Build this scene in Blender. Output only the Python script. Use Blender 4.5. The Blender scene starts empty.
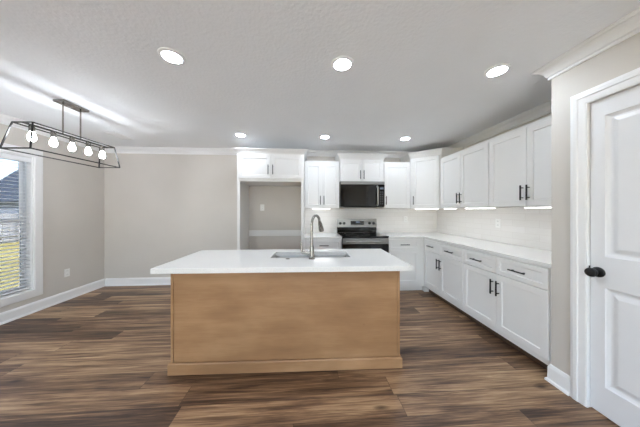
import bpy, bmesh, math, random
from mathutils import Vector, Matrix
random.seed(7)
S = bpy.context.scene
COL = S.collection
PI = math.pi

# ------------------------------------------------------------------ camera
cam_d = bpy.data.cameras.new('camera')
cam_d.sensor_width = 36.0
cam_d.lens = 36.0 * 210.0 / 640.0
cam_d.shift_y = -2.7 / 640.0
cam_d.clip_start = 0.02
cam_d.clip_end = 300
cam = bpy.data.objects.new('camera', cam_d)
COL.objects.link(cam)
cam.location = (0, 0, 1.33)
cam.rotation_euler = (PI / 2, 0, -0.0621)
S.camera = cam

# ------------------------------------------------------------------ exposure / sky / sun
S.view_settings.view_transform = 'Standard'
S.view_settings.look = 'None'
S.view_settings.gamma = 1.0
S.view_settings.use_curve_mapping = False
S.view_settings.exposure = 1.74
S.cycles.use_denoising = True
S.cycles.max_bounces = 10
S.cycles.diffuse_bounces = 6
S.cycles.sample_clamp_indirect = 6.0
S.cycles.caustics_reflective = False
S.cycles.caustics_refractive = False

DOWNLIGHT = 41.0      # emission of the ceiling discs
LIVING_FILL = 120.0         # added discs over the living area, out of view, for fill
BULB = 30.0           # emission of the chandelier bulbs
UNDERCAB = 4.0        # emission of the under-cabinet bars
SKY = 0.55
SUN = 8.0

W = bpy.data.worlds.new('sky')
S.world = W
W.use_nodes = True
wn = W.node_tree
wn.nodes.clear()
sky = wn.nodes.new('ShaderNodeTexSky')
sky.sky_type = 'NISHITA'
sky.sun_disc = False
sky.sun_elevation = math.radians(48)
sky.sun_rotation = math.radians(60)
sky.air_density = 1.0
sky.dust_density = 2.0
bg = wn.nodes.new('ShaderNodeBackground')
bg.inputs['Strength'].default_value = SKY
wo = wn.nodes.new('ShaderNodeOutputWorld')
hs = wn.nodes.new('ShaderNodeHueSaturation')
hs.inputs['Saturation'].default_value = 0.75
wn.links.new(sky.outputs[0], hs.inputs['Color'])
wn.links.new(hs.outputs[0], bg.inputs[0])
wn.links.new(bg.outputs[0], wo.inputs[0])

sun_d = bpy.data.lights.new('sun', 'SUN')
sun_d.energy = SUN
sun_d.angle = math.radians(1)
sun_d.color = (0.98, 0.99, 1.0)
sun = bpy.data.objects.new('sun', sun_d)
COL.objects.link(sun)
sun.rotation_euler = (math.radians(38), 0, math.radians(25))   # high, from behind the living area
sun.location = (8, -2, 10)

# ------------------------------------------------------------------ materials
def srgb(r, g, b):
    def f(c):
        c /= 255.0
        return c / 12.92 if c <= 0.04045 else ((c + 0.055) / 1.055) ** 2.4
    return (f(r), f(g), f(b), 1.0)


class NT:
    def __init__(self, name):
        self.m = bpy.data.materials.new(name)
        self.m.use_nodes = True
        self.t = self.m.node_tree
        self.t.nodes.clear()
        self.out = self.t.nodes.new('ShaderNodeOutputMaterial')

    def n(self, kind, **kw):
        nd = self.t.nodes.new('ShaderNode' + kind)
        for k, v in kw.items():
            setattr(nd, k, v)
        return nd

    def l(self, a, b):
        self.t.links.new(a, b)

    def math(self, op, a, b=None, c=None):
        nd = self.n('Math', operation=op)
        for i, v in enumerate((a, b, c)):
            if v is None:
                continue
            if hasattr(v, 'is_linked'):
                self.l(v, nd.inputs[i])
            else:
                nd.inputs[i].default_value = v
        return nd.outputs[0]

    def bsdf(self, rough=0.5, metal=0.0, color=None, spec=0.5, coat=0.0):
        b = self.n('BsdfPrincipled')
        b.inputs['Roughness'].default_value = rough
        b.inputs['Metallic'].default_value = metal
        b.inputs['Specular IOR Level'].default_value = spec
        b.inputs['Coat Weight'].default_value = coat
        if color:
            b.inputs['Base Color'].default_value = color
        self.l(b.outputs[0], self.out.inputs[0])
        return b

    def ramp(self, fac, stops):
        r = self.n('ValToRGB')
        e = r.color_ramp.elements
        while len(e) < len(stops):
            e.new(0.5)
        for el, (p, c) in zip(e, stops):
            el.position = p
            el.color = c
        self.l(fac, r.inputs[0])
        return r.outputs[0]

    def bump(self, h, b, strength=0.1, dist=0.01):
        bp = self.n('Bump')
        bp.inputs['Strength'].default_value = strength
        bp.inputs['Distance'].default_value = dist
        self.l(h, bp.inputs['Height'])
        self.l(bp.outputs[0], b.inputs['Normal'])

    def coords(self, scale=(1, 1, 1), which='Object'):
        tc = self.n('TexCoord')
        mp = self.n('Mapping')
        mp.inputs['Scale'].default_value = scale
        self.l(tc.outputs[which], mp.inputs[0])
        return mp.outputs[0]

    def noise(self, vec, scale, detail=4, rough=0.5):
        nz = self.n('TexNoise')
        nz.inputs['Scale'].default_value = scale
        nz.inputs['Detail'].default_value = detail
        nz.inputs['Roughness'].default_value = rough
        self.l(vec, nz.inputs['Vector'])
        return nz.outputs['Fac']


def paint(name, col, rough=0.5, var=0.03, bump=0.03, nscale=60, spec=0.4):
    t = NT(name)
    b = t.bsdf(rough, spec=spec)
    v = t.coords()
    f = t.noise(v, 3.0, 3)
    lo = tuple(c * (1 - var) for c in col[:3]) + (1,)
    hi = tuple(min(1, c * (1 + var)) for c in col[:3]) + (1,)
    t.l(t.ramp(f, [(0.3, lo), (0.7, hi)]), b.inputs['Base Color'])
    if bump:
        t.bump(t.noise(v, nscale, 4), b, bump, 0.01)
    return t.m


def metal(name, col, rough=0.3, stretch=(1, 1, 60)):
    t = NT(name)
    b = t.bsdf(rough, 1.0)
    f = t.noise(t.coords(stretch), 12.0, 3)
    lo = tuple(c * 0.88 for c in col[:3]) + (1,)
    t.l(t.ramp(f, [(0.3, lo), (0.7, col)]), b.inputs['Base Color'])
    t.l(t.math('MULTIPLY_ADD', f, 0.12, rough - 0.06), b.inputs['Roughness'])
    return t.m


def emitter(name, col, strength):
    t = NT(name)
    e = t.n('Emission')
    e.inputs[0].default_value = col
    e.inputs[1].default_value = strength
    t.l(e.outputs[0], t.out.inputs[0])
    return t.m


def glass_mat(name, tint=(1, 1, 1, 1)):
    t = NT(name)
    tr = t.n('BsdfTransparent')
    tr.inputs[0].default_value = tint
    gl = t.n('BsdfGlossy')
    gl.inputs['Roughness'].default_value = 0.02
    fr = t.n('Fresnel')
    fr.inputs[0].default_value = 1.45
    mx = t.n('MixShader')
    t.l(fr.outputs[0], mx.inputs[0])
    t.l(tr.outputs[0], mx.inputs[1])
    t.l(gl.outputs[0], mx.inputs[2])
    t.l(mx.outputs[0], t.out.inputs[0])
    return t.m


def floor_mat():
    t = NT('floor_planks')
    b = t.bsdf(0.4, spec=0.45)
    tc = t.n('TexCoord')
    sp = t.n('SeparateXYZ')
    t.l(tc.outputs['Object'], sp.inputs[0])
    x, y = sp.outputs[0], sp.outputs[1]
    PW, PL = 0.165, 1.5
    ry = t.math('DIVIDE', y, PW)
    row = t.math('FLOOR', ry)
    fy = t.math('FRACT', ry)
    wn1 = t.n('TexWhiteNoise', noise_dimensions='1D')
    t.l(row, wn1.inputs['W'])
    rx = t.math('ADD', t.math('DIVIDE', x, PL), t.math('MULTIPLY', wn1.outputs['Value'], 7.0))
    idx = t.math('FLOOR', rx)
    fx = t.math('FRACT', rx)
    cid = t.n('CombineXYZ')
    t.l(idx, cid.inputs[0])
    t.l(row, cid.inputs[1])
    wn2 = t.n('TexWhiteNoise', noise_dimensions='2D')
    t.l(cid.outputs[0], wn2.inputs['Vector'])
    rnd = wn2.outputs['Value']
    # grain coordinates: stretched along the board, shifted per board
    def grain(sx, sy, scale, detail, rough, dist, shift):
        cg = t.n('CombineXYZ')
        t.l(t.math('ADD', t.math('MULTIPLY', x, sx), t.math('MULTIPLY', rnd, shift)), cg.inputs[0])
        t.l(t.math('ADD', t.math('MULTIPLY', y, sy), t.math('MULTIPLY', rnd, shift * 0.37)), cg.inputs[1])
        t.l(t.math('MULTIPLY', rnd, 19.0), cg.inputs[2])
        nz = t.n('TexNoise')
        nz.inputs['Scale'].default_value = scale
        nz.inputs['Detail'].default_value = detail
        nz.inputs['Roughness'].default_value = rough
        nz.inputs['Distortion'].default_value = dist
        t.l(cg.outputs[0], nz.inputs['Vector'])
        return nz.outputs['Fac']
    broad = grain(0.75, 9.0, 1.3, 4, 0.6, 0.9, 37.0)
    mid = grain(1.0, 30.0, 1.4, 6, 0.7, 0.6, 53.0)
    fine = grain(2.4, 120.0, 1.6, 3, 0.6, 0.3, 11.0)
    g = t.math('ADD', t.math('MULTIPLY', t.math('SUBTRACT', broad, 0.5), 1.15),
               t.math('ADD', t.math('MULTIPLY', t.math('SUBTRACT', mid, 0.5), 1.30),
                      t.math('MULTIPLY', t.math('SUBTRACT', fine, 0.5), 0.60)))
    g = t.math('ADD', t.math('ADD', g, 0.5), t.math('MULTIPLY', t.math('SUBTRACT', rnd, 0.5), 0.36))
    col = t.ramp(g, [(0.10, srgb(52, 37, 29)), (0.32, srgb(90, 67, 51)), (0.50, srgb(128, 99, 75)),
                     (0.68, srgb(164, 132, 101)), (0.92, srgb(200, 170, 134))])
    # knots: sparse dark eyes pulled along the grain
    ck = t.n('CombineXYZ')
    t.l(t.math('MULTIPLY', x, 1.5), ck.inputs[0])
    t.l(t.math('MULTIPLY', y, 4.2), ck.inputs[1])
    vor = t.n('TexVoronoi')
    vor.inputs['Scale'].default_value = 1.0
    t.l(ck.outputs[0], vor.inputs['Vector'])
    kd = t.math('ADD', vor.outputs['Distance'], t.math('MULTIPLY', t.math('SUBTRACT', mid, 0.5), 0.10))
    kf = t.ramp(kd, [(0.03, (0.85, 0.85, 0.85, 1)), (0.11, (0, 0, 0, 1))])
    kx = t.n('MixRGB')
    t.l(kf, kx.inputs[0])
    t.l(col, kx.inputs[1])
    kx.inputs[2].default_value = srgb(60, 42, 32)
    col = kx.outputs[0]
    # dark seams
    ey = t.math('LESS_THAN', t.math('MINIMUM', fy, t.math('SUBTRACT', 1.0, fy)), 0.010)
    ex = t.math('LESS_THAN', t.math('MINIMUM', fx, t.math('SUBTRACT', 1.0, fx)), 0.0014)
    seam = t.math('MAXIMUM', ex, ey)
    mx = t.n('MixRGB')
    t.l(t.math('MULTIPLY', seam, 0.6), mx.inputs[0])
    t.l(col, mx.inputs[1])
    mx.inputs[2].default_value = srgb(48, 35, 28)
    t.l(mx.outputs[0], b.inputs['Base Color'])
    t.l(t.math('MULTIPLY_ADD', fine, 0.18, 0.32), b.inputs['Roughness'])
    t.bump(t.math('SUBTRACT', t.math('MULTIPLY', fine, 0.35), seam), b, 0.12, 0.002)
    return t.m


def plywood_mat():
    t = NT('maple_veneer')
    b = t.bsdf(0.42, spec=0.4)
    v = t.coords((0.9, 1, 5))
    a = t.noise(v, 1.6, 5, 0.55)
    blotch = t.noise(t.coords((1.2, 1, 1.8)), 2.2, 3)
    fine = t.noise(t.coords((3, 1, 120)), 2.0, 3)
    g = t.math('ADD', t.math('MULTIPLY', a, 0.5), t.math('ADD', t.math('MULTIPLY', blotch, 0.4), t.math('MULTIPLY', fine, 0.12)))
    c = t.ramp(g, [(0.30, srgb(136, 101, 70)), (0.5, srgb(160, 122, 86)), (0.68, srgb(182, 144, 106))])
    vor = t.n('TexVoronoi')
    vor.inputs['Scale'].default_value = 3.1
    t.l(t.coords((1, 1, 1.3)), vor.inputs['Vector'])
    knot = t.ramp(vor.outputs['Distance'], [(0.012, (1, 1, 1, 1)), (0.05, (0, 0, 0, 1))])
    mx = t.n('MixRGB')
    t.l(t.math('MULTIPLY', knot, 0.25), mx.inputs[0])
    t.l(c, mx.inputs[1])
    mx.inputs[2].default_value = srgb(115, 78, 48)
    t.l(mx.outputs[0], b.inputs['Base Color'])
    return t.m


def quartz_mat():
    t = NT('white_quartz')
    b = t.bsdf(0.12, spec=0.5)
    n1 = t.noise(t.coords(), 140, 2)
    t.l(t.ramp(n1, [(0.3, srgb(226, 225, 222)), (0.7, srgb(236, 235, 232))]), b.inputs['Base Color'])
    return t.m


def tile_mat(name, axis):
    """Long glossy handmade white tiles laid in a running bond; axis = the world axis the rows follow."""
    t = NT(name)
    b = t.bsdf(0.18, spec=0.5)
    tc = t.n('TexCoord')
    sp = t.n('SeparateXYZ')
    t.l(tc.outputs['Object'], sp.inputs[0])
    cb = t.n('CombineXYZ')
    t.l(sp.outputs[axis], cb.inputs[0])
    t.l(t.math('SUBTRACT', sp.outputs[2], 0.915), cb.inputs[1])
    br = t.n('TexBrick')
    br.inputs['Scale'].default_value = 1.0
    br.inputs['Brick Width'].default_value = 0.305
    br.inputs['Row Height'].default_value = 0.0762
    br.inputs['Mortar Size'].default_value = 0.0016
    br.inputs['Mortar Smooth'].default_value = 0.3
    br.inputs['Color1'].default_value = srgb(236, 233, 230)
    br.inputs['Color2'].default_value = srgb(232, 229, 225)
    br.inputs['Mortar'].default_value = srgb(222, 217, 212)
    t.l(cb.outputs[0], br.inputs['Vector'])
    t.l(br.outputs['Color'], b.inputs['Base Color'])
    wav = t.n('TexNoise')
    wav.inputs['Scale'].default_value = 16
    wav.inputs['Detail'].default_value = 1
    t.l(t.coords((0.5, 0.5, 2.0)), wav.inputs['Vector'])
    t.bump(t.math('SUBTRACT', wav.outputs['Fac'], t.math('MULTIPLY', br.outputs['Fac'], 0.5)), b, 0.25, 0.006)
    return t.m


def grass_mat():
    t = NT('dry_grass')
    b = t.bsdf(0.9, spec=0.1)
    f = t.noise(t.coords(), 1.3, 6, 0.7)
    t.l(t.ramp(f, [(0.3, srgb(112, 100, 52)), (0.6, srgb(146, 130, 74)), (0.8, srgb(122, 114, 60))]), b.inputs['Base Color'])
    return t.m


def siding_mat(name, c1, c2, pitch):
    t = NT(name)
    b = t.bsdf(0.8)
    sp = t.n('SeparateXYZ')
    tc = t.n('TexCoord')
    t.l(tc.outputs['Object'], sp.inputs[0])
    fz = t.math('FRACT', t.math('DIVIDE', sp.outputs[2], pitch))
    nz = t.noise(t.coords((2, 2, 2)), 4, 4)
    f = t.math('ADD', t.math('MULTIPLY', t.math('LESS_THAN', fz, 0.12), 0.5), t.math('MULTIPLY', nz, 0.5))
    t.l(t.ramp(f, [(0.15, c1), (0.75, c2)]), b.inputs['Base Color'])
    return t.m


M = {}
M['wall'] = paint('greige_wall', srgb(207, 202, 195), 0.75, 0.015, 0.04, 90, 0.25)
M['ceiling'] = paint('ceiling_texture', srgb(241, 243, 245), 0.85, 0.01, 0.35, 45, 0.2)
M['trim'] = paint('trim_white', srgb(238, 238, 238), 0.35, 0.008, 0.0)
M['cab'] = paint('cabinet_white', srgb(229, 228, 226), 0.38, 0.008, 0.0)
M['door'] = paint('door_white', srgb(232, 233, 235), 0.4, 0.01, 0.02, 120)
M['floor'] = floor_mat()
M['ply'] = plywood_mat()
M['toe'] = paint('toe_shadow_brown', srgb(84, 64, 50), 0.6, 0.1, 0.02)  # brown paints in the shadow of the toe recess on the right run
M['quartz'] = quartz_mat()
M['tile_x'] = tile_mat('tile_back', 0)
M['tile_y'] = tile_mat('tile_right', 1)
M['black'] = paint('matte_black', srgb(22, 22, 23), 0.42, 0.1, 0.0)
M['blackgloss'] = paint('black_glass', srgb(10, 10, 11), 0.06, 0.1, 0.0, spec=0.6)
M['darkgrey'] = paint('charcoal_plastic', srgb(40, 41, 43), 0.4, 0.05, 0.0)
M['steel'] = metal('stainless', srgb(158, 157, 155), 0.34, (1, 1, 40))
M['sinksteel'] = metal('sink_stainless', srgb(188, 187, 185), 0.3, (30, 1, 1))
M['nickel'] = metal('brushed_nickel', srgb(150, 146, 140), 0.26, (1, 1, 1))
M['bronze'] = paint('dark_bronze', srgb(30, 28, 27), 0.4, 0.1, 0.0)
M['plate'] = paint('plastic_white', srgb(238, 237, 234), 0.35, 0.01, 0.0)
M['slat'] = paint('blind_white', srgb(236, 237, 240), 0.5, 0.01, 0.0)
def key_mat():
    """rows of small grey keys on black glass"""
    t = NT('printed_keys')
    b = t.bsdf(0.15, spec=0.5)
    sp = t.n('SeparateXYZ')
    t.l(t.coords(), sp.inputs[0])
    fx = t.math('FRACT', t.math('DIVIDE', sp.outputs[0], 0.0353))
    fz = t.math('FRACT', t.math('DIVIDE', sp.outputs[2], 0.040))
    on = t.math('MULTIPLY', t.math('MULTIPLY', t.math('GREATER_THAN', fx, 0.3), t.math('LESS_THAN', fx, 0.75)),
                t.math('MULTIPLY', t.math('GREATER_THAN', fz, 0.35), t.math('LESS_THAN', fz, 0.65)))
    t.l(t.ramp(on, [(0.4, srgb(12, 12, 13)), (0.6, srgb(120, 122, 126))]), b.inputs['Base Color'])
    return t.m
M['keys'] = key_mat()
M['glass'] = glass_mat('window_glass')
M['lowe'] = glass_mat('coated_window_glass', (0.50, 0.53, 0.57, 1))
M['bulbglass'] = emitter('bulb_glow', (0.93, 0.985, 1.05, 1), BULB)
M['disc'] = emitter('downlight_glow', (0.875, 0.985, 1.12, 1), DOWNLIGHT)
M['disc_fill'] = emitter('added_fill_glow', (0.875, 0.985, 1.12, 1), LIVING_FILL)  # glow of the invented fill lamps
M['bar'] = emitter('undercabinet_glow', (0.98, 0.985, 0.99, 1), UNDERCAB)
M['digits'] = emitter('display_digits', (0.6, 0.75, 1.0, 1), 0.12)
M['sash'] = paint('sash_white', srgb(225, 228, 233), 0.4, 0.01, 0.0)
M['grass'] = grass_mat()
M['concrete'] = paint('pale_concrete', srgb(205, 203, 198), 0.85, 0.04, 0.1, 30, 0.2)
M['fence'] = siding_mat('fence_wood', srgb(150, 146, 142), srgb(120, 116, 112), 0.5)
M['siding'] = siding_mat('house_siding', srgb(120, 123, 130), srgb(92, 95, 104), 0.2)
M['roof'] = siding_mat('roof_shingle', srgb(54, 60, 70), srgb(38, 43, 52), 0.14)
M['slot'] = paint('slot_dark', srgb(70, 68, 66), 0.6, 0.02, 0.0)


# ------------------------------------------------------------------ mesh helpers
class MB:
    """Collects shapes for ONE mesh object."""
    def __init__(self):
        self.bm = bmesh.new()

    def quadbox(self, P):
        v = [self.bm.verts.new(p) for p in P]
        for f in ((0, 3, 2, 1), (4, 5, 6, 7), (0, 1, 5, 4), (1, 2, 6, 5), (2, 3, 7, 6), (3, 0, 4, 7)):
            self.bm.faces.new([v[i] for i in f])
        return self

    def box(self, x0, x1, y0, y1, z0, z1):
        return self.quadbox([(x0, y0, z0), (x1, y0, z0), (x1, y1, z0), (x0, y1, z0),
                             (x0, y0, z1), (x1, y0, z1), (x1, y1, z1), (x0, y1, z1)])

    def bar(self, a, b, w, h=None):
        """square bar from a to b"""
        a, b = Vector(a), Vector(b)
        h = h or w
        d = (b - a).normalized()
        up = Vector((0, 0, 1)) if abs(d.z) < 0.9 else Vector((1, 0, 0))
        s = d.cross(up).normalized()
        u = s.cross(d).normalized()
        o = [(-1, -1), (1, -1), (1, 1), (-1, 1)]
        return self.quadbox([a + s * (i * w / 2) + u * (j * h / 2) for i, j in o] +
                            [b + s * (i * w / 2) + u * (j * h / 2) for i, j in o])

    def tube(self, pts, r, n=12, caps=True):
        pts = [Vector(p) for p in pts]
        rs = r if isinstance(r, (list, tuple)) else [r] * len(pts)
        rings = []
        nrm = None
        for i, p in enumerate(pts):
            d = (pts[min(i + 1, len(pts) - 1)] - pts[max(i - 1, 0)]).normalized()
            if nrm is None:
                up = Vector((0, 0, 1)) if abs(d.z) < 0.9 else Vector((1, 0, 0))
                nrm = d.cross(up).normalized()
            nrm = (nrm - d * nrm.dot(d)).normalized()
            bt = d.cross(nrm)
            rings.append([self.bm.verts.new(p + (nrm * math.cos(2 * PI * k / n) + bt * math.sin(2 * PI * k / n)) * rs[i]) for k in range(n)])
        for a, b in zip(rings, rings[1:]):
            for k in range(n):
                self.bm.faces.new((a[k], a[(k + 1) % n], b[(k + 1) % n], b[k]))
        if caps:
            self.bm.faces.new(rings[0][::-1])
            self.bm.faces.new(rings[-1])
        return self

    def lathe(self, prof, center=(0, 0, 0), axis='z', n=32):
        c = Vector(center)
        def P(r, h, k):
            a = 2 * PI * k / n
            p = (r * math.cos(a), r * math.sin(a), h)
            if axis == 'x':
                p = (p[2], p[0], p[1])
            elif axis == 'y':
                p = (p[0], p[2], p[1])
            return c + Vector(p)
        rings = []
        for r, h in prof:
            if r < 1e-6:
                rings.append([self.bm.verts.new(P(0, h, 0))])
            else:
                rings.append([self.bm.verts.new(P(r, h, k)) for k in range(n)])
        for a, b in zip(rings, rings[1:]):
            for k in range(n):
                q = [a[k % len(a)], a[(k + 1) % n % len(a)], b[(k + 1) % n % len(b)], b[k % len(b)]]
                q = list(dict.fromkeys(q))
                if len(q) > 2:
                    self.bm.faces.new(q)
        return self

    def prism(self, poly, z0, z1, scale_top=None):
        lo = [self.bm.verts.new((x, y, z0)) for x, y in poly]
        hi = [self.bm.verts.new((x, y, z1)) for x, y in (scale_top or poly)]
        n = len(poly)
        self.bm.faces.new(lo[::-1])
        self.bm.faces.new(hi)
        for i in range(n):
            self.bm.faces.new((lo[i], lo[(i + 1) % n], hi[(i + 1) % n], hi[i]))
        return self

    def plate(self, axis, t0, t1, a, b, holes=()):
        """slab normal to axis, spanning a x b in the two other axes, with rectangular holes (a0,a1,b0,b1)"""
        As = sorted({a[0], a[1], *[h[0] for h in holes], *[h[1] for h in holes]})
        Bs = sorted({b[0], b[1], *[h[2] for h in holes], *[h[3] for h in holes]})
        As = [v for v in As if a[0] <= v <= a[1]]
        Bs = [v for v in Bs if b[0] <= v <= b[1]]
        def solid(i, j):
            if i < 0 or j < 0 or i >= len(As) - 1 or j >= len(Bs) - 1:
                return False
            ca, cb = (As[i] + As[i + 1]) / 2, (Bs[j] + Bs[j + 1]) / 2
            return not any(h[0] < ca < h[1] and h[2] < cb < h[3] for h in holes)
        vs = {}
        def V(i, j, t):
            k = (i, j, t)
            if k not in vs:
                p = {0: (t, As[i], Bs[j]), 1: (As[i], t, Bs[j]), 2: (As[i], Bs[j], t)}[axis]
                vs[k] = self.bm.verts.new(p)
            return vs[k]
        F = self.bm.faces.new
        for i in range(len(As) - 1):
            for j in range(len(Bs) - 1):
                if not solid(i, j):
                    continue
                F((V(i, j, t0), V(i, j + 1, t0), V(i + 1, j + 1, t0), V(i + 1, j, t0)))
                F((V(i, j, t1), V(i + 1, j, t1), V(i + 1, j + 1, t1), V(i, j + 1, t1)))
                for (di, dj, e) in ((-1, 0, ((i, j), (i, j + 1))), (1, 0, ((i + 1, j + 1), (i + 1, j))),
                                    (0, -1, ((i + 1, j), (i, j))), (0, 1, ((i, j + 1), (i + 1, j + 1)))):
                    if not solid(i + di, j + dj):
                        (p, q) = e
                        F((V(*p, t0), V(*p, t1), V(*q, t1), V(*q, t0)))
        return self

    def sweep(self, prof, path, side=1, closed=False, to3=None):
        """profile (out, up) swept along a 2-D path with mitred corners; side=1: out is to the right of travel"""
        pts = [Vector(p) for p in path]
        n = len(pts)
        nr = []
        for i in range(n - (0 if closed else 1)):
            d = (pts[(i + 1) % n] - pts[i]).normalized()
            nr.append(Vector((d.y, -d.x)) * side)
        rings = []
        for i, p in enumerate(pts):
            if closed:
                a, b = nr[i - 1], nr[i]
            else:
                a, b = nr[max(i - 1, 0)], nr[min(i, len(nr) - 1)]
            m = (a + b) / (1 + a.dot(b))
            ring = []
            for o, u in prof:
                q = p + m * o
                ring.append(self.bm.verts.new(to3(q.x, q.y, u) if to3 else (q.x, q.y, u)))
            rings.append(ring)
        k = len(prof)
        pairs = list(zip(rings, rings[1:])) + ([(rings[-1], rings[0])] if closed else [])
        for a, b in pairs:
            for i in range(k):
                self.bm.faces.new((a[i], a[(i + 1) % k], b[(i + 1) % k], b[i]))
        if not closed:
            self.bm.faces.new(rings[0])
            self.bm.faces.new(rings[-1][::-1])
        return self

    def move(self, M4):
        bmesh.ops.transform(self.bm, matrix=M4, verts=self.bm.verts)
        return self

    def build(self, name, mat, parent=None, loc=(0, 0, 0), rot=(0, 0, 0), smooth=False, bevel=0.0, segs=2):
        bmesh.ops.recalc_face_normals(self.bm, faces=self.bm.faces)
        me = bpy.data.meshes.new(name)
        self.bm.to_mesh(me)
        self.bm.free()
        me.materials.append(M[mat] if isinstance(mat, str) else mat)
        o = bpy.data.objects.new(name, me)
        COL.objects.link(o)
        o.location = loc
        o.rotation_euler = rot
        if parent is not None:
            o.parent = parent
        if smooth:
            me.polygons.foreach_set('use_smooth', [True] * len(me.polygons))
            try:
                me.set_sharp_from_angle(angle=math.radians(40))
            except Exception:
                pass
        if bevel:
            bv = o.modifiers.new('bevel', 'BEVEL')
            bv.width = bevel
            bv.segments = segs
            bv.limit_method = 'ANGLE'
            bv.angle_limit = math.radians(40)
        return o


def tag(o, label, cat, group=None):
    o['label'] = label
    o['category'] = cat
    if group:
        o['group'] = group
    return o


def thing(name, label, cat, loc=(0, 0, 0), rz=0.0, group=None):
    o = bpy.data.objects.new(name, None)
    COL.objects.link(o)
    o.empty_display_size = 0.1
    o.location = loc
    o.rotation_euler = (0, 0, rz)
    return tag(o, label, cat, group)


def struct(o):
    o['kind'] = 'structure'
    return o


def copy_tree(o, parent=None):
    c = o.copy()
    COL.objects.link(c)
    if parent is not None:
        c.parent = parent
    for ch in o.children:
        copy_tree(ch, c)
    return c


# ------------------------------------------------------------------ dimensions
XL, XR, XP = -3.58, 2.54, 1.90      # left wall, kitchen right wall, pantry wall
YB, YR, YF = 3.95, 1.52, -3.6       # back wall, return wall beside the counter, far end of the living area
H = 2.45
CT = 0.915                          # counter top
FX = 1.925                          # face of right base cabinets
FY = 3.335                          # face of back base cabinets

# ------------------------------------------------------------------ room shell
struct(MB().box(XL - 0.15, XR + 0.15, YF - 0.15, YB + 0.15, -0.1, 0).build('floor', 'floor'))
struct(MB().box(XL - 0.15, XR + 0.15, YF - 0.15, YB + 0.15, H, H + 0.15).build('ceiling', 'ceiling'))
WY0, WY1, WZ0, WZ1 = 2.05, 2.975, 0.30, 2.03          # dining window opening
LY0, LY1, LZ0, LZ1 = -2.6, -1.0, 0.5, 2.1             # added living window opening, out of view, for fill daylight
struct(MB().plate(0, XL - 0.15, XL, (YF, YB), (0, H),
                  [(WY0, WY1, WZ0, WZ1), (LY0, LY1, LZ0, LZ1)]).build('wall_left', 'wall'))
struct(MB().box(XL - 0.15, XR + 0.15, YB, YB + 0.15, 0, H).build('wall_back', 'wall'))
struct(MB().box(XR, XR + 0.15, YR - 0.12, YB, 0, H).build('wall_right', 'wall'))
DY0, DY1, DZ = 0.545, 1.312, 2.065                    # pantry door opening
struct(MB().plate(0, XP, XP + 0.12, (YF, YR), (0, H), [(DY0, DY1, -0.01, DZ)]).build('wall_pantry', 'wall'))
struct(MB().box(XP + 0.12, XR, YR - 0.12, YR, 0, H).build('wall_return', 'wall'))
GX0, GX1, GZ1 = -3.3, 1.6, 2.15                        # added glazed opening at the living end, unseen, for fill daylight
struct(MB().plate(1, YF - 0.15, YF, (XL - 0.15, XR + 0.15), (0, H), [(GX0, GX1, 0.05, GZ1)]).build('wall_front', 'wall'))
struct(MB().box(XP + 0.12, XP + 0.9, YF, YR - 0.12, -0.1, 0.0).box(XP + 0.86, XP + 0.98, YF, YR - 0.12, 0, H).build('wall_closet', 'wall'))

# crown moulding round the whole room
crown = [(0, H - 0.098), (0.011, H - 0.098), (0.013, H - 0.094), (0.013, H - 0.084), (0.008, H - 0.082), (0.008, H - 0.078), (0.020, H - 0.074),
         (0.024, H - 0.066), (0.030, H - 0.052), (0.042, H - 0.036), (0.056, H - 0.026), (0.062, H - 0.024), (0.062, H - 0.019), (0.070, H - 0.018),
         (0.076, H - 0.012), (0.080, H - 0.010), (0.080, H), (0, H)]
struct(MB().sweep(crown, [(XL, YF), (XL, YB), (XR, YB), (XR, YR), (XP, YR), (XP, YF)]).build('trim_1', 'trim'))
base = [(0, 0), (0.028, 0), (0.026, 0.016), (0.016, 0.022), (0.015, 0.108), (0.011, 0.122), (0.006, 0.132), (0, 0.134)]
struct(MB().sweep(base, [(XL, YF), (XL, YB)]).build('baseboard_left', 'trim'))
struct(MB().sweep(base, [(XL + 0.028, YB), (-1.09, YB)]).build('baseboard_back', 'trim'))
struct(MB().sweep(base, [(XP + 0.012, YR), (XP, YR), (XP, 1.394)]).build('baseboard_right', 'trim'))

# tiled splashback, part of the walls
BS0, BS1 = CT, 1.3725
struct(MB().box(-0.044, XR - 0.011, YB - 0.010, YB - 0.0005, BS0, BS1).build('wall_back_tile', 'tile_x'))
struct(MB().box(XR - 0.010, XR - 0.0005, YR + 0.0005, YB - 0.0005, BS0, BS1).build('wall_right_tile', 'tile_y'))

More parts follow.
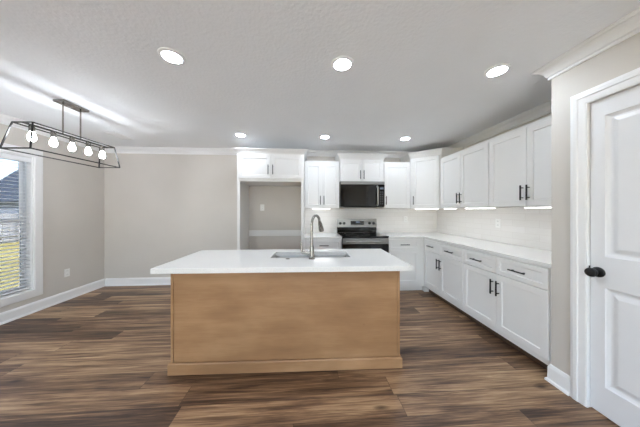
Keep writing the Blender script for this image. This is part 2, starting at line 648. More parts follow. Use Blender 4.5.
# ------------------------------------------------------------------ dining window
cas = [(0, 0), (0, 0.018), (0.012, 0.022), (0.085, 0.016), (0.098, 0.012), (0.104, 0.0)]
def window(name, y0, y1, z0, z1, pane='glass'):
    root = struct(bpy.data.objects.new(name, None))
    COL.objects.link(root)
    root.location = (XL, (y0 + y1) / 2, z0)
    hy, hz = (y1 - y0) / 2, z1 - z0
    rect = [(-hy, 0), (-hy, hz), (hy, hz), (hy, 0)]
    MB().sweep(cas, rect, side=-1, closed=True, to3=lambda a, b, u: (u, a, b)).build('window_casing', 'trim', root)
    jb = [(0, -0.15), (0, 0.0), (-0.010, 0.0), (-0.010, -0.15)]
    MB().sweep(jb, rect, side=-1, closed=True, to3=lambda a, b, u: (u, a, b)).build('window_jamb', 'trim', root)
    fr = [(-0.010, -0.112), (-0.010, -0.064), (-0.024, -0.064), (-0.024, -0.112)]
    MB().sweep(fr, rect, side=-1, closed=True, to3=lambda a, b, u: (u, a, b)).build('window_frame', 'sash', root)
    zm = hz * 0.525
    for nm, a, b, x0, x1 in (('upper_sash', zm - 0.02, hz - 0.025, -0.108, -0.090), ('lower_sash', 0.025, zm + 0.025, -0.088, -0.070)):
        w = hy - 0.025
        s = MB().plate(0, x0, x1, (-w, w), (a, b), [(-w + 0.03, w - 0.03, a + 0.045, b - 0.045)]).build(nm, 'sash', root, bevel=0.003)
        MB().box((x0 + x1) / 2 - 0.003, (x0 + x1) / 2 + 0.003, -w + 0.03, w - 0.03, a + 0.045, b - 0.045).build('glass', pane, s)
    return root
window('window_1', WY0, WY1, WZ0, WZ1, 'lowe')
window('window_added', LY0, LY1, LZ0, LZ1)  # invented window behind the view, brings in extra daylight

# invented patio door at the living end, unseen, lets in fill daylight
added_door = struct(bpy.data.objects.new('door_added', None))
COL.objects.link(added_door)
added_door.location = ((GX0 + GX1) / 2, YF, 0.05)
gw, gh = (GX1 - GX0) / 2, GZ1 - 0.05
MB().plate(1, -0.12, -0.04, (-gw, gw), (0, gh), [(-gw + 0.06, -0.04, 0.08, gh - 0.08), (0.04, gw - 0.06, 0.08, gh - 0.08)]).build('door_frame', 'sash', added_door)
MB().box(-gw + 0.06, -0.04, -0.085, -0.079, 0.08, gh - 0.08).build('glass', 'glass', added_door)
MB().box(0.04, gw - 0.06, -0.085, -0.079, 0.08, gh - 0.08).build('glass', 'glass', added_door)

# blind with open horizontal slats
bl = thing('window_blind', 'white horizontal slat blind, slats open, hanging in the left wall window', 'blind', (XL - 0.031, (WY0 + WY1) / 2, WZ0 + 0.02))
bw = (WY1 - WY0) / 2 - 0.013
bh = WZ1 - WZ0 - 0.02
MB().box(-0.03, 0.03, -bw, bw, bh - 0.075, bh - 0.015).build('headrail', 'slat', bl, bevel=0.003)
mb = MB()
z = 0.055
while z < bh - 0.09:
    c, s = math.cos(0.10), math.sin(0.10)
    dx, dz = 0.025 * c, 0.025 * s
    mb.quadbox([(-dx, -bw, z + dz - 0.0018), (dx, -bw, z - dz - 0.0018), (dx, bw, z - dz - 0.0018), (-dx, bw, z + dz - 0.0018),
                (-dx, -bw, z + dz + 0.0018), (dx, -bw, z - dz + 0.0018), (dx, bw, z - dz + 0.0018), (-dx, bw, z + dz + 0.0018)])
    z += 0.044
mb.build('slats', 'slat', bl)
MB().box(-0.026, 0.026, -bw, bw, 0.004, 0.024).build('bottom_rail', 'slat', bl, bevel=0.003)
for yy in (-bw + 0.11, bw - 0.11):
    MB().box(0.0275, 0.0285, yy - 0.004, yy + 0.004, 0.02, bh - 0.07).build('ladder_tape', 'slat', bl)

# ------------------------------------------------------------------ pantry door
d1 = struct(bpy.data.objects.new('door_1', None))
COL.objects.link(d1)
d1.location = (XP, (DY0 + DY1) / 2, 0)
hw = (DY1 - DY0) / 2
path = [(-hw, 0), (-hw, DZ), (hw, DZ), (hw, 0)]
dcas = [(-0.008, 0), (-0.008, -0.012), (0.0, -0.015), (0.034, -0.017), (0.040, -0.022), (0.062, -0.022), (0.070, -0.018), (0.079, -0.016), (0.081, 0)]
MB().sweep(dcas, path, side=-1, to3=lambda a, b, u: (u, a, b)).build('door_casing', 'trim', d1)
djb = [(0, 0.001), (0, 0.118), (-0.006, 0.118), (-0.006, 0.001)]
MB().sweep(djb, path, side=-1, to3=lambda a, b, u: (u, a, b)).build('door_jamb', 'trim', d1)
# leaf: two moulded panels
lw, lh = hw - 0.0105, DZ - 0.0105
mb = MB()
panels = [(0.195, 0.835), (1.035, 1.945)]
py = 0.304
f0, f1 = 0.010, 0.045
mb.plate(0, f0 + 0.0001, f1, (-lw, lw), (0.012, lh), [(-py, py, a, b) for a, b in panels])
for a, b in panels:
    rings = [(0, f0), (0.006, f0 + 0.006), (0.020, f0 + 0.013), (0.030, f0 + 0.013), (0.052, f0 + 0.004), (0.058, f0 + 0.003)]
    vs = [[mb.bm.verts.new((x, sy * (py - i), zz)) for sy, zz in ((-1, a + i), (1, a + i), (1, b - i), (-1, b - i))] for i, x in rings]
    for r0, r1 in zip(vs, vs[1:]):
        for k in range(4):
            mb.bm.faces.new((r0[k], r0[(k + 1) % 4], r1[(k + 1) % 4], r1[k]))
    mb.bm.faces.new(vs[-1])
leaf = mb.build('door_leaf', 'door', d1)
ky, kz = 1.262 - (DY0 + DY1) / 2, 0.928
kn = MB().lathe([(0, 0.001), (0.033, 0.001), (0.033, -0.006), (0.026, -0.010), (0.012, -0.012), (0.011, -0.030), (0.018, -0.036),
                 (0.027, -0.044), (0.030, -0.054), (0.027, -0.064), (0.016, -0.070), (0, -0.072)], (f0, ky, kz), 'x').build('door_knob', 'black', d1, smooth=True)
MB().box(f0 - 0.004, f0 + 0.03, lw + 0.0002, lw + 0.0006, kz - 0.03, kz + 0.03).build('door_latch', 'black', d1)
MB().box(f0 - 0.010, f0 + 0.012, hw - 0.0075, hw - 0.0062, kz - 0.032, kz + 0.032).build('strike_plate', 'black', d1)

# ------------------------------------------------------------------ cabinet parts
def handle(parent, x, z, vertical=True, L=0.150):
    """black bar pull standing off a door or drawer front, whose face is at y = -0.02"""
    mb = MB()
    h = L / 2
    if vertical:
        mb.bar((x, -0.052, z - h), (x, -0.052, z + h), 0.011)
        for s in (-1, 1):
            mb.bar((x, -0.0205, z + s * h * 0.66), (x, -0.047, z + s * h * 0.66), 0.009)
    else:
        mb.bar((x - h, -0.052, z), (x + h, -0.052, z), 0.011)
        for s in (-1, 1):
            mb.bar((x + s * h * 0.66, -0.0205, z), (x + s * h * 0.66, -0.047, z), 0.009)
    return mb.build('handle', 'black', parent, bevel=0.0015)


def shaker(parent, name, x0, x1, z0, z1, rail=0.057, hpos=None, hvert=True):
    """five-piece front with a recessed centre panel; origin stays the cabinet's own"""
    mb = MB()
    e = 0.0018
    R = [(0, -0.001), (0, -0.0182), (e, -0.020), (rail, -0.020), (rail + 0.0045, -0.0115), (rail + 0.006, -0.0112)]
    vs = [[mb.bm.verts.new((px, y, pz)) for px, pz in ((x0 + i, z0 + i), (x1 - i, z0 + i), (x1 - i, z1 - i), (x0 + i, z1 - i))] for i, y in R]
    for a, b in zip(vs, vs[1:]):
        for k in range(4):
            mb.bm.faces.new((a[k], a[(k + 1) % 4], b[(k + 1) % 4], b[k]))
    mb.bm.faces.new(vs[-1])
    mb.bm.faces.new(vs[0][::-1])
    d = mb.build(name, 'cab', parent)
    if hpos:
        handle(d, hpos[0], hpos[1], hvert)
    return d


def cab_crown(mb, z, pr=0.055, hh=0.075, path=None):
    prof = [(0, z), (0.006, z), (0.010, z + 0.012), (pr * 0.55, z + hh * 0.55), (pr * 0.85, z + hh * 0.82), (pr, z + hh * 0.86), (pr, z + hh), (0, z + hh)]
    mb.sweep(prof, path)


G = 0.0024


def base_cabinet(label, loc, rz, w, cols, depth=0.612, toe='cab', group=None):
    """cols: list of (x0, x1, 'l'/'r' handle side)"""
    t = thing('base_cabinet', label, 'cabinet', loc, rz, group)
    mb = MB()
    mb.box(0, w, 0, depth, 0.092, CT - 0.0305)
    mb.build('body', 'cab', t)
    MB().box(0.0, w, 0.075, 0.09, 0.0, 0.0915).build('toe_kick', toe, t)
    for x0, x1, side in cols:
        hx = x1 - 0.032 if side == 'r' else x0 + 0.032
        shaker(t, 'door', x0 + G, x1 - G, 0.140, 0.692, hpos=(hx, 0.692 - 0.135))
        shaker(t, 'drawer', x0 + G, x1 - G, 0.697, 0.868, rail=0.040, hpos=((x0 + x1) / 2, 0.782), hvert=False)
    return t


def wall_cabinet(label, loc, rz, w, z0, z1, cols, depth=0.33, crown_h=None, group=None, name='wall_cabinet', dtop=0.035):
    t = thing(name, label, 'cabinet', (loc[0], loc[1], z0), rz, group)
    h = z1 - z0
    MB().box(0, w, 0, depth, 0, h).build('body', 'cab', t)
    for x0, x1, side in cols:
        hx = x1 - 0.030 if side == 'r' else x0 + 0.030
        shaker(t, 'door', x0 + G, x1 - G, 0.004, h - dtop, hpos=(hx, 0.137 if h > 0.5 else 0.115))
    return t


# --- right run of base cabinets (fronts face -x, widths run towards the viewer)
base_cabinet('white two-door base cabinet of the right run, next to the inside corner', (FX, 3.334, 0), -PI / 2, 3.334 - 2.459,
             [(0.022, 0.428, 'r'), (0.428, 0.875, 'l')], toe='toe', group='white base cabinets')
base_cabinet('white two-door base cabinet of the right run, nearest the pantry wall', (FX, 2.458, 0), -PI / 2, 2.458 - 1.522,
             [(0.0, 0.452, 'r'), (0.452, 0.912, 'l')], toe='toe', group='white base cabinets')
# --- back run
base_cabinet('white base cabinet right of the range, against the inside corner', (1.318, FY, 0), 0, 1.925 - 1.319,
             [(0.004, 0.515, 'l')], group='white base cabinets')
base_cabinet('white base cabinet left of the range, seen behind the faucet', (-0.042, FY, 0), 0, 0.597,
             [(0.035, 0.590, 'r')], group='white base cabinets')
# blind corner carcass, carries the worktop in the corner
tag(MB().box(1.928, 2.538, 3.337, 3.947, 0.0, CT - 0.0305).build('corner_cabinet', 'cab'),
    'white blind corner base cabinet hidden under the worktop corner', 'cabinet')

# --- worktops
o = MB().plate(2, CT - 0.03, CT, (1.316, XR - 0.011), (YR + 0.001, YB - 0.011), [(1.316, FX - 0.025, YR + 0.001, FY - 0.025)]).build('worktop', 'quartz', bevel=0.003)
tag(o, 'L-shaped white quartz worktop over the right and back base cabinets', 'worktop')
o = MB().box(-0.043, 0.556, FY - 0.025, YB - 0.011, CT - 0.03, CT).build('worktop', 'quartz', bevel=0.003)
tag(o, 'short white quartz worktop between tall fridge surround and range', 'worktop')

# --- fridge surround
fx0, fx1, fyf = -1.087, -0.046, 3.35
t = thing('fridge_surround', 'tall white cabinet surround with empty refrigerator opening and two top doors', 'cabinet', (fx0, fyf, 0))
w = fx1 - fx0
dp = YB - fyf - 0.002
MB().box(0, 0.019, 0.02, dp, 0, 1.79).box(0, 0.043, 0, 0.02, 0, 1.79).build('side_panel', 'cab', t)
MB().box(w - 0.019, w, 0.02, dp, 0, 1.79).box(w - 0.046, w, 0, 0.02, 0, 1.79).build('side_panel', 'cab', t)
MB().box(0, w, 0, dp, 1.79, 2.222).build('body', 'cab', t)
shaker(t, 'door', 0.030, w / 2 - 0.002, 1.832, 2.205, hpos=(w / 2 - 0.036, 1.972))
shaker(t, 'door', w / 2 + 0.002, w - 0.030, 1.832, 2.205, hpos=(w / 2 + 0.036, 1.972))
MB().box(0.02, w - 0.02, dp - 0.020, dp, 0.862, 0.970).build('back_rail', 'cab', t, bevel=0.003)
mb = MB()
cab_crown(mb, 2.222, path=[(w, dp), (w, 0), (0, 0), (0, dp)][::-1] if False else [(0, dp), (0, 0), (w, 0), (w, dp)])
mb.build('crown', 'cab', t)

# --- wall cabinets on the back wall
UY = 3.62
UZ = 1.3735
UT = 2.19
wall_cabinet('white two-door wall cabinet between fridge surround and microwave', (-0.043, UY), 0, 0.607, UZ, UT,
             [(0.010, 0.302, 'r'), (0.302, 0.597, 'l')], depth=0.319, group='white wall cabinets')
t = wall_cabinet('short white two-door wall cabinet with crown above the microwave', (0.568, UY), 0, 0.772, 1.838, 2.225,
                 [(0.006, 0.386, 'r'), (0.386, 0.766, 'l')], depth=0.328, group='white wall cabinets', dtop=0.012)
mb = MB()
cab_crown(mb, 2.225 - 1.838, hh=0.095, path=[(0, 0.327), (0, 0), (0.772, 0), (0.772, 0.327)])
mb.build('crown', 'cab', t)
wall_cabinet('white single-door wall cabinet right of the microwave', (1.344, UY), 0, 0.484, UZ, UT,
             [(0.006, 0.478, 'l')], depth=0.319, group='white wall cabinets')
# --- diagonal corner cabinet, taller, with crown
cx0, cy0 = 1.832, 3.30
t = thing('corner_wall_cabinet', 'tall white diagonal wall cabinet with crown in the far right corner', 'cabinet', (0, 0, UZ), 0, 'white wall cabinets')
UX = 2.19
poly = [(cx0, YB - 0.011), (cx0, 3.62), (UX, cy0), (XR - 0.011, cy0), (XR - 0.011, YB - 0.011)]
MB().prism(poly, 0, 2.250 - UZ).build('body', 'cab', t)
mb = MB()
cab_crown(mb, 2.250 - UZ, hh=0.095, path=[(cx0, YB - 0.002), (cx0, 3.62), (UX, cy0), (XR - 0.002, cy0)])
mb.build('crown', 'cab', t)
ang = math.atan2(cy0 - 3.62, UX - cx0)
dl = math.hypot(UX - cx0, cy0 - 3.62)
d = shaker(t, 'door', 0.030, dl - 0.030, 0.004, 2.250 - UZ - 0.012, hpos=(0.062, 0.137))
d.location = (cx0, 3.62, 0)
d.rotation_euler = (0, 0, ang)
# --- wall cabinets on the right wall
wall_cabinet('white two-door wall cabinet on the right wall next to the diagonal corner cabinet', (UX, cy0 - 0.002), -PI / 2, 3.298 - 2.386, UZ, UT,
             [(0.006, 0.446, 'r'), (0.446, 0.906, 'l')], depth=0.338, group='white wall cabinets')
wall_cabinet('white two-door wall cabinet on the right wall nearest the pantry corner', (UX, 2.385), -PI / 2, 2.385 - 1.522, UZ, UT,
             [(0.006, 0.434, 'r'), (0.434, 0.858, 'l')], depth=0.338, group='white wall cabinets')

# --- under-cabinet light bars
def light_bar(label, loc, rz, L):
    t = thing('under_cabinet_light', label, 'light', loc, rz, 'under-cabinet light bars')
    MB().box(-L / 2, L / 2, -0.018, 0.018, -0.010, 0).build('housing', 'plate', t)
    MB().box(-L / 2 + 0.004, L / 2 - 0.004, -0.0155, 0.0155, -0.015, -0.0105).build('diffuser', 'bar', t)
light_bar('slim lit light bar under the wall cabinet left of the microwave', (0.25, UY + 0.03, UZ - 0.0005), 0, 0.30)
light_bar('slim lit light bar under the diagonal corner wall cabinet', (2.045, 3.478, UZ - 0.0005), ang, 0.36)
light_bar('short lit light bar under the right wall cabinets at the inside corner', (UX + 0.03, 3.13, UZ - 0.0005), PI / 2, 0.24)
light_bar('slim lit light bar under right wall cabinet beside the corner cabinet', (UX + 0.03, 2.58, UZ - 0.0005), PI / 2, 0.44)
light_bar('slim lit light bar under right wall cabinet nearest the pantry corner', (UX + 0.03, 1.78, UZ - 0.0005), PI / 2, 0.44)

# ------------------------------------------------------------------ microwave
mx0, mw = 0.574, 0.760
t = thing('microwave', 'black and stainless over-the-range microwave mounted above the range', 'microwave', (mx0, 3.535, 1.392))
mh = 0.442
MB().box(0, mw, 0.03, 0.40, 0, mh).build('body', 'darkgrey', t)
MB().box(0, mw, 0.0, 0.0295, mh - 0.052, mh).build('vent_grille', 'steel', t, bevel=0.004)
dr = MB().box(0, 0.654, 0.0, 0.0295, 0.012, mh - 0.054).build('door', 'blackgloss', t, bevel=0.004)
MB().box(0.05, 0.54, -0.0015, 0.0, 0.06, mh - 0.09).build('door_window', 'blackgloss', dr)
MB().tube([(0.628, -0.001, 0.035), (0.628, -0.030, 0.05), (0.628, -0.040, 0.12), (0.628, -0.042, 0.195), (0.628, -0.040, 0.27), (0.628, -0.030, 0.34), (0.628, -0.001, 0.355)], 0.016, 12).build('handle', 'steel', dr, smooth=True)
cp = MB().box(0.656, mw, 0.0, 0.0295, 0.012, mh - 0.054).build('control_panel', 'blackgloss', t, bevel=0.004)
MB().box(0.672, 0.744, -0.0016, 0.0, 0.300, 0.350).build('display', 'darkgrey', cp)
MB().box(0.682, 0.734, -0.0022, -0.0017, 0.312, 0.336).build('lit_readout', 'digits', cp)
MB().box(0.668, 0.748, -0.0016, 0.0, 0.045, 0.275).build('keypad', 'keys', cp)

# ------------------------------------------------------------------ range
rx0, rw, ry = 0.560, 0.752, 3.285
t = thing('range', 'stainless and black electric range below the microwave', 'range', (rx0, ry, 0))
rd = YB - 0.012 - ry
MB().box(0, rw, 0.04, rd - 0.001, 0.03, 0.898).box(0.03, rw - 0.03, 0.08, rd - 0.05, 0.0, 0.03).build('body', 'darkgrey', t)
MB().box(-0.0, rw, 0.004, rd - 0.062, 0.8985, 0.924).build('cooktop', 'blackgloss', t, bevel=0.004)
for bx, by, br in ((0.19, 0.17, 0.10), (0.57, 0.17, 0.085), (0.19, 0.43, 0.075), (0.57, 0.43, 0.10)):
    MB().lathe([(br, 0.9243), (br + 0.003, 0.9246), (br + 0.006, 0.9243)], (bx, by, 0)).build('burner_ring', 'darkgrey', t)
bgd = MB().prism([(0, 0), (rw, 0), (rw, 0.06), (0, 0.06)], 1.022, 1.178, [(0, 0.012), (rw, 0.012), (rw, 0.06), (0, 0.06)]).build('backguard', 'steel', t, (0, rd - 0.061, 0), bevel=0.004)
MB().box(0.004, rw - 0.004, 0.006, 0.06, 0.924, 1.0215).build('backguard_base', 'blackgloss', t, (0, rd - 0.061, 0))
MB().box(0.255, 0.505, -0.0008, 0.010, 1.068, 1.140).build('display', 'blackgloss', bgd)
MB().box(0.355, 0.425, -0.0014, -0.0009, 1.110, 1.130).build('lit_readout', 'digits', bgd)
MB().box(0.285, 0.495, -0.0014, -0.0009, 1.076, 1.098).build('keypad', 'keys', bgd)
for kx in (0.060, 0.132, 0.612, 0.690):
    MB().lathe([(0, 0.006), (0.026, 0.006), (0.026, -0.004), (0.021, -0.008), (0.019, -0.024), (0, -0.026)], (kx, 0.002, 1.098), 'y', 20).build('knob', 'black', bgd, smooth=True)
od = MB().box(0.004, rw - 0.004, 0.0, 0.0395, 0.235, 0.798).build('oven_door', 'blackgloss', t, bevel=0.004)
MB().box(0.004, rw - 0.004, 0.0, 0.0395, 0.800, 0.888).build('trim_band', 'steel', t, bevel=0.004)
MB().tube([(0.05, -0.045, 0.842), (rw - 0.05, -0.045, 0.842)], 0.013, 14).bar((0.07, 0, 0.842), (0.07, -0.045, 0.842), 0.018).bar((rw - 0.07, 0, 0.842), (rw - 0.07, -0.045, 0.842), 0.018).build('handle', 'steel', od, smooth=True)
MB().box(0.004, rw - 0.004, 0.0, 0.0395, 0.06, 0.230).build('drawer', 'steel', t, bevel=0.004)

# ------------------------------------------------------------------ island
IR = -0.020
ic = (-0.155, 1.905)
t = thing('kitchen_island', 'maple veneered kitchen island under a white quartz top', 'island', (ic[0], ic[1], 0), IR)
hw_, y0_, y1_ = 0.945, -0.145, 0.315
MB().box(-hw_ + 0.022, hw_ - 0.022, y0_, y0_ + 0.018, 0.02, CT - 0.039).build('front_panel', 'ply', t)
for s in (-1, 1):
    e0, e1 = sorted((s * hw_, s * (hw_ - 0.021)))
    MB().box(e0, e1, y0_ - 0.006, y1_, 0.02, CT - 0.039).build('end_panel', 'ply', t, bevel=0.0015)
MB().box(-hw_ + 0.022, hw_ - 0.022, y1_ - 0.02, y1_, 0.10, CT - 0.039).build('cabinet_face', 'ply', t)
MB().box(-hw_ + 0.022, hw_ - 0.022, y0_ + 0.02, y1_ - 0.08, 0.0, 0.10).build('plinth', 'ply', t)
# skirting board wraps the front and both ends
MB().sweep([(0, 0.006), (0.014, 0.006), (0.014, 0.088), (0.008, 0.097), (0, 0.097)],
           [(-hw_ - 0.001, y1_), (-hw_ - 0.001, y0_ - 0.007), (hw_ + 0.001, y0_ - 0.007), (hw_ + 0.001, y1_)]).build('skirting_board', 'ply', t)
# worktop with the sink cut-out
sk = (-0.165, 0.548, -0.030, 0.245)     # x0,x1,y0,y1 in island axes
o = MB().plate(2, CT - 0.038, CT, (-0.957, 0.957), (-0.352, 0.375), [sk]).build('island_worktop', 'quartz', None, (ic[0], ic[1], 0), (0, 0, IR), bevel=0.003)
tag(o, 'white quartz island worktop with a sink cut-out', 'worktop')
# sink: two bowls with rounded corners
def rrect(x0, x1, y0, y1, r, n=6):
    P = []
    for cx, cy, a0 in ((x1 - r, y1 - r, 0), (x0 + r, y1 - r, PI / 2), (x0 + r, y0 + r, PI), (x1 - r, y0 + r, 1.5 * PI)):
        for i in range(n + 1):
            a = a0 + i / n * PI / 2
            P.append((cx + r * math.cos(a), cy + r * math.sin(a)))
    return P
t = thing('sink', 'stainless double-bowl sink set in the island worktop', 'sink', (ic[0], ic[1], CT - 0.039), IR)
mid = (sk[0] + sk[1]) / 2
def bowl(x0, x1, y0, y1):
    mb = MB()
    lv = [((0, 0), 0.0, 0.05), ((0.002, 0.002), -0.008, 0.05), ((0.006, 0.006), -0.15, 0.05), ((0.014, 0.014), -0.172, 0.05), ((0.035, 0.035), -0.182, 0.04)]
    rings = [[mb.bm.verts.new((px, py_, z)) for px, py_ in rrect(x0 + i, x1 - i, y0 + j, y1 - j, r)] for (i, j), z, r in lv]
    for a, b in zip(rings, rings[1:]):
        n = len(a)
        for k in range(n):
            mb.bm.faces.new((a[k], a[(k + 1) % n], b[(k + 1) % n], b[k]))
    mb.bm.faces.new(rings[-1])
    # outer flange ring
    out = [mb.bm.verts.new((px, py_, -0.0005)) for px, py_ in rrect(x0 - 0.012, x1 + 0.012, y0 - 0.012, y1 + 0.012, 0.055)]
    n = len(out)
    for k in range(n):
        mb.bm.faces.new((out[k], out[(k + 1) % n], rings[0][(k + 1) % n], rings[0][k]))
    b = mb.build('bowl', 'sinksteel', t, smooth=True)
    sd = b.modifiers.new('thickness', 'SOLIDIFY')
    sd.thickness = 0.0015
    MB().lathe([(0, -0.1800), (0.038, -0.1800), (0.045, -0.1815), (0.046, -0.1815)], ((x0 + x1) / 2, (y0 + y1) / 2, 0)).build('drain', 'steel', b, smooth=True)
bowl(sk[0] + 0.002, mid - 0.014, sk[2] + 0.002, sk[3] - 0.002)
bowl(mid + 0.014, sk[1] - 0.002, sk[2] + 0.002, sk[3] - 0.002)
MB().box(mid - 0.014, mid + 0.014, sk[2] + 0.004, sk[3] - 0.004, -0.030, -0.004).build('divider', 'sinksteel', t, bevel=0.006)

# faucet
fxw, fyw = 0.042, 1.812
t = thing('faucet', 'brushed nickel gooseneck pull-down faucet on the island beside the sink', 'faucet', (fxw, fyw, CT))
MB().lathe([(0, 0.0005), (0.027, 0.0005), (0.027, 0.006), (0.021, 0.012), (0.0185, 0.03), (0.0185, 0.10), (0.0150, 0.11), (0.0130, 0.12), (0, 0.121)], n=28).build('base', 'nickel', t, smooth=True)
fd = Vector((0.52, 0.85, 0)).normalized()
pts = [Vector((0, 0, 0.115)), Vector((0, 0, 0.20)), Vector((0, 0, 0.30))]
R = 0.072
for i in range(1, 15):
    a = PI - i * (PI * 0.90) / 14
    pts.append(Vector((0, 0, 0.30)) + fd * (R + R * math.cos(a)) + Vector((0, 0, R * math.sin(a))))
MB().tube(pts, 0.0118, 16).build('neck', 'nickel', t, smooth=True)
e0 = pts[-1]
dn = (pts[-1] - pts[-2]).normalized()
MB().tube([e0 - dn * 0.002, e0 + dn * 0.02, e0 + dn * 0.055, e0 + dn * 0.085, e0 + dn * 0.105], [0.0130, 0.017, 0.021, 0.0245, 0.0225], 18).build('spray_head', 'nickel', t, smooth=True)
MB().tube([(-0.015, 0, 0.055), (-0.068, 0, 0.060), (-0.086, 0, 0.060)], [0.013, 0.013, 0.015], 14).tube([(-0.084, 0, 0.052), (-0.088, 0, 0.10), (-0.091, 0, 0.150)], [0.010, 0.0075, 0.006], 12).build('handle', 'nickel', t, smooth=True)
o = MB().lathe([(0, 0), (0.017, 0), (0.017, 0.004), (0.012, 0.006), (0, 0.0062)], (-0.155 - 0.010, 1.822, CT + 0.0003)).build('hole_cover', 'nickel', smooth=True)
tag(o, 'small round grey cover on the island worktop in front of the left bowl', 'cover')

# ------------------------------------------------------------------ recessed lights
def downlight(label, x, y, disc='disc'):
    t = thing('recessed_light', label, 'ceiling light', (x, y, H), 0, 'recessed ceiling lights')
    MB().lathe([(0.060, -0.004), (0.063, -0.011), (0.070, -0.011), (0.083, -0.005), (0.085, -0.0003), (0.060, -0.0003)], n=40).build('trim_ring', 'trim', t, smooth=True)
    MB().lathe([(0, -0.007), (0.0595, -0.007), (0.0595, -0.0005), (0, -0.0005)], n=40).build('lens', disc, t)
    return t
for x, nm in ((-0.975, 'left'), (0.27, 'middle'), (1.515, 'right')):
    downlight({'left': 'lit round recessed ceiling light of the near row, nearest the chandelier',
               'middle': 'lit round recessed ceiling light of the near row, above the island sink',
               'right': 'lit round recessed ceiling light of the near row, nearest the pantry wall'}[nm], x, 1.585)
    downlight({'left': 'lit round recessed ceiling light in front of the tall fridge surround',
               'middle': 'lit round recessed ceiling light in front of the wall cabinet left of the microwave',
               'right': 'lit round recessed ceiling light in front of the diagonal corner cabinet'}[nm], x, 3.158)
for x in (-2.2, 0.3):  # invented lamps out of view that brighten the room from the living end
    for y in (-0.9, -2.4):
        downlight('lit round ceiling light added out of view over the living area as fill', x, y, 'disc_fill')

# ceiling vent
t = thing('ceiling_vent', 'white rectangular air vent on the ceiling behind the chandelier', 'vent', (-2.79, 3.30, H), 0)
MB().plate(2, -0.010, -0.0005, (-0.085, 0.085), (-0.16, 0.16), [(-0.062, 0.062, -0.137, 0.137)]).build('frame', 'trim', t, bevel=0.003)
mb = MB()
for i in range(9):
    x = -0.056 + i * 0.014
    mb.quadbox([(x - 0.005, -0.137, -0.009), (x - 0.0035, -0.137, -0.009), (x - 0.0035, 0.137, -0.009), (x - 0.005, 0.137, -0.009),
                (x + 0.0025, -0.137, -0.0015), (x + 0.004, -0.137, -0.0015), (x + 0.004, 0.137, -0.0015), (x + 0.0025, 0.137, -0.0015)])
mb.build('louvers', 'trim', t)
MB().box(-0.0618, 0.0618, -0.1368, 0.1368, -0.0009, -0.0004).build('duct', 'darkgrey', t)

# ------------------------------------------------------------------ chandelier
t = thing('chandelier', 'black open-frame linear chandelier with five lit bulbs hanging by the window', 'chandelier', (-2.48, 2.38, H), -0.045)
can = MB().box(-0.055, 0.055, -0.120, 0.120, -0.024, -0.0005).build('canopy', 'nickel', t, bevel=0.003)
zt, zb = 2.11 - H, 1.871 - H
a, b = (0.088, 0.375), (0.128, 0.412)
bwid = 0.010
top = [(-a[0], -a[1], zt), (a[0], -a[1], zt), (a[0], a[1], zt), (-a[0], a[1], zt)]
bot = [(-b[0] - 0.01, -b[1], zb), (b[0] - 0.01, -b[1], zb), (b[0] - 0.01, b[1], zb), (-b[0] - 0.01, b[1], zb)]
mb = MB()
for i in range(4):
    mb.bar(top[i], top[(i + 1) % 4], bwid)
    mb.bar(bot[i], bot[(i + 1) % 4], bwid)
    mb.bar(top[i], bot[i], bwid * 0.9)
mb.build('cage_frame', 'bronze', t)
MB().bar((0, -a[1], zt), (0, a[1], zt), 0.022, 0.012).build('socket_bar', 'bronze', t)
for y in (-0.08, 0.08):
    MB().tube([(0, y, -0.024), (0, y, zt + 0.006)], 0.0065, 12).build('rod', 'nickel', t, smooth=True)
for i in range(5):
    y = (i - 2) * 0.157
    sc_ = MB().lathe([(0, zt - 0.006), (0.019, zt - 0.006), (0.019, zt - 0.058), (0.015, zt - 0.062), (0, zt - 0.062)], (0, y, 0), n=20).build('socket', 'nickel', t, smooth=True)
    MB().lathe([(0, zt - 0.0625), (0.013, zt - 0.063), (0.015, zt - 0.075), (0.022, zt - 0.092), (0.027, zt - 0.112), (0.025, zt - 0.130), (0.016, zt - 0.145), (0, zt - 0.150)], (0, y, 0), n=20).build('bulb', 'bulbglass', sc_, smooth=True)

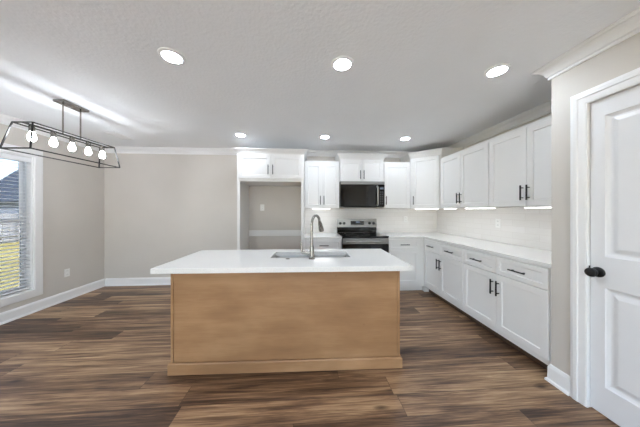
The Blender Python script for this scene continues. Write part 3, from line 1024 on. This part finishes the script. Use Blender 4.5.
# ------------------------------------------------------------------ outlets
def outlet(label, loc, rz, kind='outlet'):
    t = thing('wall_outlet', label, 'outlet', loc, rz, 'white wall outlets')
    MB().box(-0.036, 0.036, -0.006, -0.0003, -0.058, 0.058).build('cover_plate', 'plate', t, bevel=0.002)
    for s in (-1, 1):
        f = MB().box(-0.017, 0.017, -0.0085, -0.006, s * 0.026 - 0.017, s * 0.026 + 0.017).build('socket_face', 'plate', t, bevel=0.001)
        MB().box(-0.008, -0.005, -0.0088, -0.0084, s * 0.026 - 0.004, s * 0.026 + 0.007).box(0.005, 0.008, -0.0088, -0.0084, s * 0.026 - 0.004, s * 0.026 + 0.007).build('slots', 'slot', f)
outlet('white wall outlet low on the left wall beside the window', (XL, 3.365, 0.405), PI / 2)
outlet('white wall outlet inside the empty refrigerator opening', (-0.825, YB, 1.39), 0)
outlet('white wall outlet on the back tile right of the range', (1.90, YB - 0.010, 1.165), 0)
outlet('white wall outlet on the right wall tile above the worktop', (XR - 0.010, 2.63, 1.165), -PI / 2)

# ------------------------------------------------------------------ outside, seen through the window; patio unseen
struct(MB().box(-90, XL - 0.16, -60, 90, -0.5, -0.3).build('ground', 'grass'))
struct(MB().box(XL - 0.16, 90, YB + 0.16, 90, -0.5, -0.3).build('ground_side', 'grass'))
struct(MB().box(XL - 0.16, 90, -60, YF - 0.16, -0.5, -0.12).build('ground_added_patio', 'concrete'))  # added pale patio, unseen, bounces sunlight up to the ceiling
t = thing('fence', 'pale wooden board fence across the lawn seen through the window', 'fence', (-15.5, 14, -0.3))
mb = MB()
for i in range(110):
    y = -14 + i * 0.26
    mb.box(-0.012, 0.012, y, y + 0.235, 0.04, 1.45 + 0.02 * random.random())
mb.build('boards', 'fence', t)
for zz in (0.3, 1.15):
    MB().box(0.013, 0.05, -14, 14.6, zz, zz + 0.09).build('rail', 'fence', t)
for i in range(8):
    MB().box(0.051, 0.14, -13.8 + i * 4, -13.7 + i * 4, 0, 1.5).build('post', 'fence', t)
t = thing('house', 'neighbouring house with dark blue-grey roof beyond the fence', 'house', (-32, 29.7, -0.3))
MB().box(-2.6, 2.6, -5.5, 9, 0, 2.7).build('wall', 'siding', t)
mb = MB()
P = [(-3, -6, 2.6), (3, -6, 2.6), (3, 9.6, 2.6), (-3, 9.6, 2.6), (0, -4.4, 6.2), (0, 7.6, 6.2)]
v = [mb.bm.verts.new(p) for p in P]
for f in ((0, 1, 4), (1, 2, 5, 4), (2, 3, 5), (3, 0, 4, 5), (3, 2, 1, 0)):
    mb.bm.faces.new([v[i] for i in f])
mb.build('roof', 'roof', t)
MB().box(2.6, 2.65, -2.0, -0.8, 0.9, 2.1).build('window', 'blackgloss', t)
MB().box(2.6, 2.65, 3.0, 4.2, 0.9, 2.1).build('window', 'blackgloss', t)
